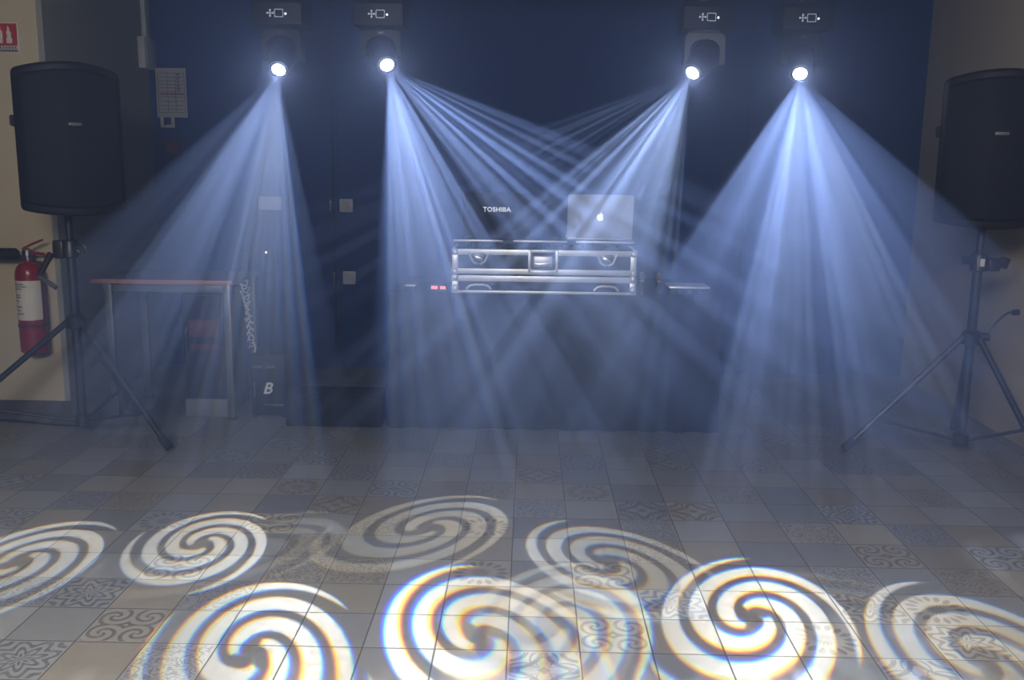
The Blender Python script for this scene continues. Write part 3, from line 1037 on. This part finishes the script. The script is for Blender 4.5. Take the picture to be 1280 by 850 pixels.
laptop('silver laptop with glowing fruit emblem on its lid, open on the flight case', 0.374, 0.348, 0.232, 'silver', 'silver', fruit_mark)
laptop('dark laptop with white capital lettering on its lid, open on the flight case', -0.176, 0.36, 0.236, 'black', 'black', word_mark)


# ------------------------------------------------------------------ small gear on the draped table
p = at_y(862, 361, 4.66)
t = thing('receiver_unit', 'slim dark unit with silver top edge at the table end past the flight case', 'audio unit', (p.x, 4.74, TZ + 0.001))
obj('body', box2((-0.10, -0.08, 0.004), (0.10, 0.10, 0.034), 0.003), 'black', t)
obj('top_edge', box2((-0.103, -0.086, 0.036), (0.103, 0.10, 0.046), 0.002), 'alu', t)
for s in (-1, 1):
    for yy in (-0.06, 0.08):
        obj('foot', box2((s * 0.08 - 0.01, yy - 0.01, 0.0), (s * 0.08 + 0.01, yy + 0.01, 0.005)), 'rubber', t)
for s in (-0.05, 0.0, 0.05):
    obj('knob', lathe([(0.008, 0), (0.007, 0.01), (0, 0.011)], 12, Matrix.Translation((s, -0.0805, 0.02)) @ Matrix.Rotation(PI / 2, 4, 'X')), 'greymetal', t)
p = at_y(550, 360, 4.66)
t = thing('display_unit', 'small dark unit with faint red display on the table beside the flight case', 'audio unit', (p.x + 0.0, 4.72, TZ + 0.001))
obj('body', box2((-0.05, -0.06, 0.0), (0.035, 0.06, 0.042), 0.003), 'black', t)
obj('red_display', box2((-0.045, -0.0625, 0.016), (-0.012, -0.0605, 0.032), 0.0005), 'led_red', t)
obj('red_display', box2((0.0, -0.0625, 0.016), (0.028, -0.0605, 0.032), 0.0005), 'led_red', t)
p = at_y(512, 360, 4.66)
t = thing('cable_adapter', 'tiny dark adapter with pale top near the end of the draped table', 'adapter', (p.x, 4.70, TZ + 0.001))
obj('body', box2((-0.03, -0.03, 0.0), (0.03, 0.03, 0.026), 0.004), 'black', t)
obj('top_plate', box2((-0.026, -0.027, 0.0265), (0.026, 0.026, 0.032), 0.001), 'alu', t)
# two slim upright microphones standing at the end of the flight case
for px, lb in ((802, 'slim black upright microphone touching distance from the flight case end'), (823, 'slim black upright microphone midway between flight case and slim unit')):
    p = at_y(px, 355, 4.72)
    t = thing('microphone', lb, 'microphone', (p.x, 4.72, TZ + 0.001))
    obj('body', lathe([(0, 0), (0.016, 0.0), (0.014, 0.05), (0.012, 0.06), (0, 0.06)], 18), 'black', t)
    obj('ring', lathe([(0.0125, 0.0605), (0.015, 0.062), (0.015, 0.070), (0.0125, 0.0715)], 18), 'chrome', t)
    obj('head_mesh', lathe([(0.012, 0.0715), (0.018, 0.082), (0.018, 0.098), (0.010, 0.108), (0, 0.110)], 18), 'yoke_grey', t)

# ------------------------------------------------------------------ moving heads on their bar
BAR_Z = 2.36
BAR_Y = 5.0
t = thing('lighting_bar', 'black lighting bar hung from the ceiling above the draped table', 'lighting bar', (0, BAR_Y, BAR_Z))
obj('bar_tube', tube([(-1.75, 0, 0), (1.8, 0, 0)], 0.025, 18), 'metal_black', t)
for x in (-1.6, 0.03, 1.65):
    obj('drop_rod', tube([(x, 0, 0.0255), (x, 0, CZ - BAR_Z - 0.002)], 0.009, 10), 'metal_black', t)


def fixture(label, px, py, aim, grey=False):
    """lens centre sits where the photo has it; aim = floor point the head looks at"""
    Lc = at_y(px, py, 4.90)
    d = (Vector(aim) - Lc).normalized()
    axis = Lc - d * 0.135
    base = Vector((axis.x, BAR_Y, 0))
    t = thing('moving_head', label, 'stage light', (base.x, base.y, 0), 0, 'moving head spotlights on the bar')
    ax = axis - base
    zt = 2.145
    zb = 2.012
    # base housing with sloped front
    prof = [(-0.115, zb), (0.105, zb), (0.115, zb + 0.03), (0.115, zt - 0.012), (0.10, zt), (-0.09, zt), (-0.118, zt - 0.03)]
    m4 = Matrix(((0, 0, 1, 0), (1, 0, 0, 0), (0, 1, 0, 0), (0, 0, 0, 1)))
    obj('base_housing', prism(prof, -0.128, 0.128, 0.008, m4), 'head', t)
    # control panel marks
    yf = -0.1205
    zc = 2.065
    cr = bmesh.new()
    for dx, dz in ((0, 0.014), (0, -0.014), (-0.014, 0), (0.014, 0)):
        add_box(cr, (-0.032 + dx, yf, zc + dz), (0.009, 0.004, 0.009), 0.001)
    add_box(cr, (-0.032, yf, zc), (0.03, 0.002, 0.004))
    add_box(cr, (-0.032, yf, zc), (0.004, 0.002, 0.03))
    obj('arrow_keys', cr, 'screen_mark', t)
    fr_ = bmesh.new()
    for z_ in (zc + 0.018, zc - 0.018):
        add_box(fr_, (0.012, yf, z_), (0.042, 0.003, 0.0035))
    for x_ in (-0.009, 0.033):
        add_box(fr_, (x_, yf, zc), (0.003, 0.003, 0.036))
    obj('screen_frame', fr_, 'screen_mark', t)
    obj('display_screen', box((0.012, yf + 0.001, zc), (0.038, 0.003, 0.032)), 'black', t)
    obj('status_led', lathe([(0.0055, 0), (0.0045, 0.002), (0, 0.003)], 12, Matrix.Translation((0.046, yf, zc - 0.003)) @ Matrix.Rotation(PI / 2, 4, 'X')), 'led_white', t)
    # clamp up to the bar
    ck = bmesh.new()
    add_box(ck, (0, 0, (zt + BAR_Z - 0.03) / 2), (0.05, 0.05, BAR_Z - 0.03 - zt - 0.002), 0.004)
    add_box(ck, (0, -0.034, BAR_Z - 0.012), (0.045, 0.014, 0.06), 0.003)
    add_box(ck, (0, 0.034, BAR_Z - 0.012), (0.045, 0.014, 0.06), 0.003)
    obj('hook_clamp', ck, 'metal_black', t)
    # yoke: pan disc, arch with rounded opening and two arms
    yk = bmesh.new()
    add_lathe(yk, [(0, zb - 0.012), (0.075, zb - 0.012), (0.08, zb - 0.001), (0, zb - 0.001)], 28)
    za = axis.z - 0.03
    ztop = zb - 0.013
    outer = [(-0.102, za), (-0.102, ztop - 0.02), (-0.086, ztop), (0.086, ztop), (0.102, ztop - 0.02), (0.102, za)]
    inner = [(0.076, za)]
    rz_ = ztop - 0.030
    zi = max(za + 0.02, rz_ - 0.05)
    for k in range(0, 13):
        a = PI * k / 12
        inner.append((0.076 * math.cos(a) if abs(math.cos(a)) > 1e-6 else 0.0, zi + (rz_ - zi) * math.sin(a)))
    inner.append((-0.076, za))
    poly = outer + inner
    m5 = Matrix(((1, 0, 0, 0), (0, 0, 1, 0), (0, 1, 0, 0), (0, 0, 0, 1)))
    add_prism(yk, poly, -0.045, 0.045, 0, m5)
    for s in (-1, 1):
        add_lathe(yk, [(0.0, 0.0), (0.030, 0.0), (0.030, 0.026), (0, 0.026)], 20, Matrix.Translation((s * 0.089 - 0.013, 0, axis.z)) @ Matrix.Rotation(PI / 2, 4, 'Y'))
    y_ = obj('yoke', yk, 'yoke_grey' if grey else 'head', t)  # one yoke paler than the others: light on it put into the colour
    if grey:
        y_['label'] = 'yoke coloured paler grey for the light on it'
    obj('yoke_label', box((0.0 if not grey else 0.004, -0.0462, ztop - 0.015), (0.028, 0.0015, 0.008)), 'greymetal', t)
    # head body: lathe along the aim
    q = d.to_track_quat('Z', 'Y').to_matrix().to_4x4()
    mt = Matrix.Translation(ax) @ q
    hb = lathe([(0, -0.105), (0.045, -0.10), (0.062, -0.07), (0.068, -0.01), (0.066, 0.05), (0.060, 0.085), (0.056, 0.118), (0.050, 0.131), (0.046, 0.131), (0.0455, 0.124), (0.0, 0.123)], 32, mt)
    add_lathe(hb, [(0.0, -0.075), (0.016, -0.075), (0.016, 0.075), (0.0, 0.075)], 16, Matrix.Translation(ax) @ Matrix.Rotation(PI / 2, 4, 'Y'))
    hd_ = obj('head_body', hb, 'head', t)
    fins = bmesh.new()
    for zf in (-0.085, -0.07, -0.055, -0.04):
        add_lathe(fins, [(0.060, zf), (0.0705, zf), (0.0705, zf + 0.006), (0.060, zf + 0.006)], 32, mt)
    obj('cooling_fins', fins, 'head', hd_)
    obj('lens_bezel', lathe([(0.0345, 0.1235), (0.0345, 0.131), (0.045, 0.127), (0.0455, 0.1235)], 28, mt), 'head', hd_)
    obj('lens', lathe([(0.0, 0.139), (0.015, 0.138), (0.027, 0.135), (0.034, 0.130), (0.034, 0.1235)], 28, mt), 'lens', hd_)
    return Lc + d * 0.02


HEADS = []
ALL = [
    ('moving head spotlight nearest the printed notice sheet, fanning light over the wooden table', 348, 88, on_floor(120, 720), False),
    ('moving head spotlight with brightest blue beam, second from the printed notice sheet', 484, 82, on_floor(720, 740), False),
    ('moving head spotlight with visible grey yoke, above the silver laptop side of the table', 865, 92, on_floor(400, 680), True),
    ('moving head spotlight with wide downward fan, nearest the plain bare wall', 1000, 93, on_floor(1020, 780), False),
]
for lb, px, py, aim, g in ALL:
    HEADS.append(fixture(lb, px, py, aim, g))


# ------------------------------------------------------------------ projected spirals (gobo wheels inside the heads) and added streak beams
def swirl_group():
    g = bpy.data.node_groups.new('swirl_gobo', 'ShaderNodeTree')
    g.interface.new_socket('u', in_out='INPUT', socket_type='NodeSocketFloat')
    g.interface.new_socket('v', in_out='INPUT', socket_type='NodeSocketFloat')
    g.interface.new_socket('phase', in_out='INPUT', socket_type='NodeSocketFloat')
    g.interface.new_socket('soft', in_out='INPUT', socket_type='NodeSocketFloat')
    g.interface.new_socket('mask', in_out='OUTPUT', socket_type='NodeSocketFloat')
    N, L = g.nodes, g.links
    gi, go = N.new('NodeGroupInput'), N.new('NodeGroupOutput')

    def mt(op, a, b=None, c=None, clamp=False):
        n = N.new('ShaderNodeMath')
        n.operation = op
        n.use_clamp = clamp
        for i, v in enumerate((a, b, c)):
            if v is None:
                continue
            if isinstance(v, (int, float)):
                n.inputs[i].default_value = v
            else:
                L.new(v, n.inputs[i])
        return n.outputs[0]

    u, v, ph, soft = gi.outputs[0], gi.outputs[1], gi.outputs[2], gi.outputs[3]
    r = mt('SQRT', mt('ADD', mt('MULTIPLY', u, u), mt('MULTIPLY', v, v)))
    a = mt('ARCTAN2', v, u)
    s = mt('ADD', mt('MULTIPLY', a, 3 / (2 * PI)), mt('ADD', mt('DIVIDE', mt('POWER', mt('MAXIMUM', r, 0.0001), 1.0), 0.285), ph))
    f = mt('SUBTRACT', s, mt('FLOOR', s))
    dist = mt('ABSOLUTE', mt('SUBTRACT', f, 0.5))
    # arm width: blunt start near the hub, fine point at the rim
    w_out = mt('MULTIPLY', mt('SUBTRACT', 1.0, r), 1 / 0.30, None, True)
    w_in = mt('MULTIPLY', mt('SUBTRACT', r, 0.10), 1 / 0.07, None, True)
    w = mt('MULTIPLY', mt('MULTIPLY', mt('SQRT', w_out), w_in), 0.315)
    val = mt('DIVIDE', mt('SUBTRACT', w, dist), soft)
    n = N.new('ShaderNodeMapRange')
    n.interpolation_type = 'SMOOTHSTEP'
    n.inputs['From Min'].default_value = -0.5
    n.inputs['From Max'].default_value = 0.5
    L.new(val, n.inputs['Value'])
    out = mt('MULTIPLY', n.outputs[0], mt('LESS_THAN', r, 1.0))
    L.new(out, go.inputs[0])
    return g


def bar_group():
    """made-up gobo of uneven parallel slots that streaks the haze"""
    g = bpy.data.node_groups.new('added_slot_gobo', 'ShaderNodeTree')
    for nm in ('u', 'v', 'phase', 'soft'):
        g.interface.new_socket(nm, in_out='INPUT', socket_type='NodeSocketFloat')
    g.interface.new_socket('mask', in_out='OUTPUT', socket_type='NodeSocketFloat')
    N, L = g.nodes, g.links
    gi, go = N.new('NodeGroupInput'), N.new('NodeGroupOutput')

    def mt(op, a, b=None, clamp=False):
        n = N.new('ShaderNodeMath')
        n.operation = op
        n.use_clamp = clamp
        for i, v in enumerate((a, b)):
            if v is None:
                continue
            if isinstance(v, (int, float)):
                n.inputs[i].default_value = v
            else:
                L.new(v, n.inputs[i])
        return n.outputs[0]

    u, v, ph = gi.outputs[0], gi.outputs[1], gi.outputs[2]
    r = mt('SQRT', mt('ADD', mt('MULTIPLY', u, u), mt('MULTIPLY', v, v)))
    w1 = mt('SINE', mt('ADD', mt('MULTIPLY', u, 15.0), mt('MULTIPLY', ph, 6.3)))
    w2 = mt('SINE', mt('ADD', mt('MULTIPLY', u, 26.0), mt('MULTIPLY', ph, 9.7)))
    s = mt('ADD', mt('ADD', w1, mt('MULTIPLY', w2, 0.8)), 0.35)
    m = mt('MULTIPLY', s, 1.1, True)
    rim = mt('MULTIPLY', mt('SUBTRACT', 1.0, r), 6.0, True)
    L.new(mt('MULTIPLY', mt('ADD', mt('MULTIPLY', m, 0.76), 0.24), rim), go.inputs[0])
    return g


GOBO = swirl_group()
ADDED_SLOTS = bar_group()


def gobo_light(head, target, R, power, tint=(1, 1, 1), phase=0.0, disp=(0, 0.02), soft=0.10, gobo=None):
    pos = HEADS[head]
    W = (Vector(target) - pos).normalized()
    V = (Vector((0, 1, 0)) - W * W.y).normalized()
    U = W.cross(V)
    if U.x < 0:
        U = -U
    ld = bpy.data.lights.new('gobo_beam', 'SPOT')
    ld.energy = power
    ld.shadow_soft_size = 0.004
    ld.spot_size = 2 * math.atan(R * 1.06)
    ld.spot_blend = 0.0
    ld.use_nodes = True
    nt = ld.node_tree
    N, L = nt.nodes, nt.links
    em = N['Emission']
    geo = N.new('ShaderNodeNewGeometry')

    def dot(vec):
        n = N.new('ShaderNodeVectorMath')
        n.operation = 'DOT_PRODUCT'
        L.new(geo.outputs['Incoming'], n.inputs[0])
        n.inputs[1].default_value = vec
        return n.outputs['Value']

    def mt(op, a, b):
        n = N.new('ShaderNodeMath')
        n.operation = op
        for i, v in enumerate((a, b)):
            if isinstance(v, (int, float)):
                n.inputs[i].default_value = v
            else:
                L.new(v, n.inputs[i])
        return n.outputs[0]

    dw = dot(W)
    u = mt('DIVIDE', mt('DIVIDE', dot(U), dw), R)
    v = mt('DIVIDE', mt('DIVIDE', dot(V), dw), R)
    comb = N.new('ShaderNodeCombineColor')
    for i, k in enumerate((-1.0, -0.25, 1.0)):
        gn = N.new('ShaderNodeGroup')
        gn.node_tree = gobo or GOBO
        L.new(mt('ADD', u, -disp[0] * k * 0.85), gn.inputs[0])
        L.new(mt('ADD', v, -disp[1] * k * 0.85), gn.inputs[1])
        gn.inputs[2].default_value = phase
        gn.inputs[3].default_value = soft
        L.new(mt('MULTIPLY', gn.outputs[0], tint[i]), comb.inputs[i])
    L.new(comb.outputs[0], em.inputs['Color'])
    fo = N.new('ShaderNodeLightFalloff')      # the front lens spreads the light close to the head
    fo.inputs['Strength'].default_value = 1.0
    fo.inputs['Smooth'].default_value = 0.45
    L.new(fo.outputs['Quadratic'], em.inputs['Strength'])
    o = bpy.data.objects.new('gobo_beam', ld)
    o.matrix_world = Matrix.Translation(pos) @ (-W).to_track_quat('Z', 'Y').to_matrix().to_4x4()
    C.objects.link(o)
    return o


K = 0.95
WH = (1.0, 0.965, 0.87)
YE = (1.0, 0.94, 0.74)
# head, target, half-angle tangent, watts, tint, phase, dispersion
gobo_light(0, on_floor(22, 702), 0.105, 1200 * K, WH, 0.64, (0.015, -0.012))
gobo_light(0, on_floor(252, 680), 0.100, 1000 * K, WH, 0.56, (0.008, -0.016))
gobo_light(0, on_floor(314, 818), 0.098, 1100 * K, WH, 0.56, (0.030, -0.004))
gobo_light(1, on_floor(600, 795), 0.106, 1250 * K, WH, 0.14, (-0.035, 0.012))
gobo_light(1, on_floor(760, 702), 0.102, 1050 * K, WH, 0.02, (0.010, -0.020))
gobo_light(1, on_floor(1120, 806), 0.10, 420 * K, WH, 0.4, (0, 0.02))
gobo_light(2, on_floor(534, 660), 0.112, 800 * K, YE, 0.64, (0.004, 0.006))
gobo_light(2, on_floor(305, 685), 0.090, 500 * K, YE, 0.6, (0.008, -0.016))
gobo_light(2, on_floor(690, 782), 0.10, 600 * K, YE, 0.45, (0.03, 0))
gobo_light(3, on_floor(940, 770), 0.101, 1250 * K, WH, 0.35, (0.004, 0.030))
gobo_light(3, on_floor(1228, 824), 0.106, 1200 * K, WH, 0.27, (0.02, 0.012))
gobo_light(3, on_floor(650, 800), 0.10, 260 * K, WH, 0.6, (0, 0.02))
# slot beams added to streak and brighten the haze, landing outside the picture
SL = ((0.92, 0.95, 1.0), (0.80, 0.88, 1.0), (0.95, 0.98, 0.98), (0.78, 0.86, 1.0))
for hd_, px, py, R_, P_, ph_ in ((0, -230, 760, 0.11, 850, 0.1), (0, -60, 1060, 0.10, 950, 0.5), (0, 420, 1060, 0.06, 500, 0.2),
                                 (1, 665, 1060, 0.10, 1050, 0.3), (1, 880, 1060, 0.09, 900, 0.8),
                                 (1, 1480, 1000, 0.13, 1300, 0.15), (1, 1720, 800, 0.14, 1700, 0.6),
                                 (2, 420, 1060, 0.11, 1100, 0.35), (2, 30, 1060, 0.11, 950, 0.9), (2, -480, 770, 0.12, 650, 0.2),
                                 (3, 980, 1060, 0.11, 1300, 0.7), (3, 640, 1060, 0.11, 1100, 0.25), (3, 1330, 1060, 0.11, 1200, 0.45),
                                 (3, 1640, 900, 0.12, 1300, 0.05)):
    gobo_light(hd_, on_floor(px, py), R_, P_ * 0.8 * K, SL[hd_], ph_, (0, 0), gobo=ADDED_SLOTS)
for p in HEADS:                                # stray light leaving each front lens
    ld = bpy.data.lights.new('lens_spill', 'POINT')
    ld.energy = 1.2
    ld.shadow_soft_size = 0.02
    o = bpy.data.objects.new('lens_spill', ld)
    o.location = p + Vector((0, -0.03, -0.01))
    C.objects.link(o)

# ------------------------------------------------------------------ room light and haze
def area(name, loc, aim, size, power, col):
    ld = bpy.data.lights.new(name, 'AREA')
    ld.energy = power
    ld.color = col
    ld.shape = 'RECTANGLE'
    ld.size, ld.size_y = size
    o = bpy.data.objects.new(name, ld)
    o.location = loc
    d = (Vector(aim) - Vector(loc)).normalized()
    o.rotation_euler = d.to_track_quat('-Z', 'Y').to_euler()
    C.objects.link(o)


area('hall_lamp', (-0.7, -1.2, 2.6), (0.2, 3.5, 0.3), (1.6, 1.0), 550, (1.0, 0.94, 0.83))

w = bpy.data.worlds.new('world')
bpy.context.scene.world = w
w.use_nodes = True
nt = w.node_tree
nt.nodes['Background'].inputs['Color'].default_value = (0.02, 0.03, 0.05, 1)
nt.nodes['Background'].inputs['Strength'].default_value = 1.0
hz = nt.nodes
geo = hz.new('ShaderNodeNewGeometry')
sp = hz.new('ShaderNodeSeparateXYZ')
nt.links.new(geo.outputs['Position'], sp.inputs[0])
# haze hangs around the stage end of the hall and thins towards the viewer
mr = hz.new('ShaderNodeMapRange')
mr.interpolation_type = 'SMOOTHSTEP'
mr.inputs['From Min'].default_value = 1.7
mr.inputs['From Max'].default_value = 3.6
mr.inputs['To Min'].default_value = 0.025
mr.inputs['To Max'].default_value = 0.30
nt.links.new(sp.outputs[1], mr.inputs['Value'])
vs = hz.new('ShaderNodeVolumeScatter')
vs.inputs['Color'].default_value = (0.39, 0.53, 1.0, 1)
vs.inputs['Anisotropy'].default_value = 0.7
va = hz.new('ShaderNodeVolumeAbsorption')
va.inputs['Color'].default_value = vs.inputs['Color'].default_value
nt.links.new(mr.outputs[0], vs.inputs['Density'])
nt.links.new(mr.outputs[0], va.inputs['Density'])
ad = hz.new('ShaderNodeAddShader')
nt.links.new(vs.outputs[0], ad.inputs[0])
nt.links.new(va.outputs[0], ad.inputs[1])
nt.links.new(ad.outputs[0], nt.nodes['World Output'].inputs['Volume'])
w.cycles.volume_step_size = 0.6

sc = bpy.context.scene
sc.view_settings.view_transform = 'Standard'
sc.view_settings.look = 'None'
sc.view_settings.gamma = 1.0
sc.view_settings.exposure = 0.12
sc.view_settings.use_curve_mapping = False
try:
    sc.cycles.use_denoising = True
    sc.cycles.max_bounces = 6
    sc.cycles.sample_clamp_indirect = 4.0
    sc.cycles.volume_bounces = 0
except Exception:
    pass
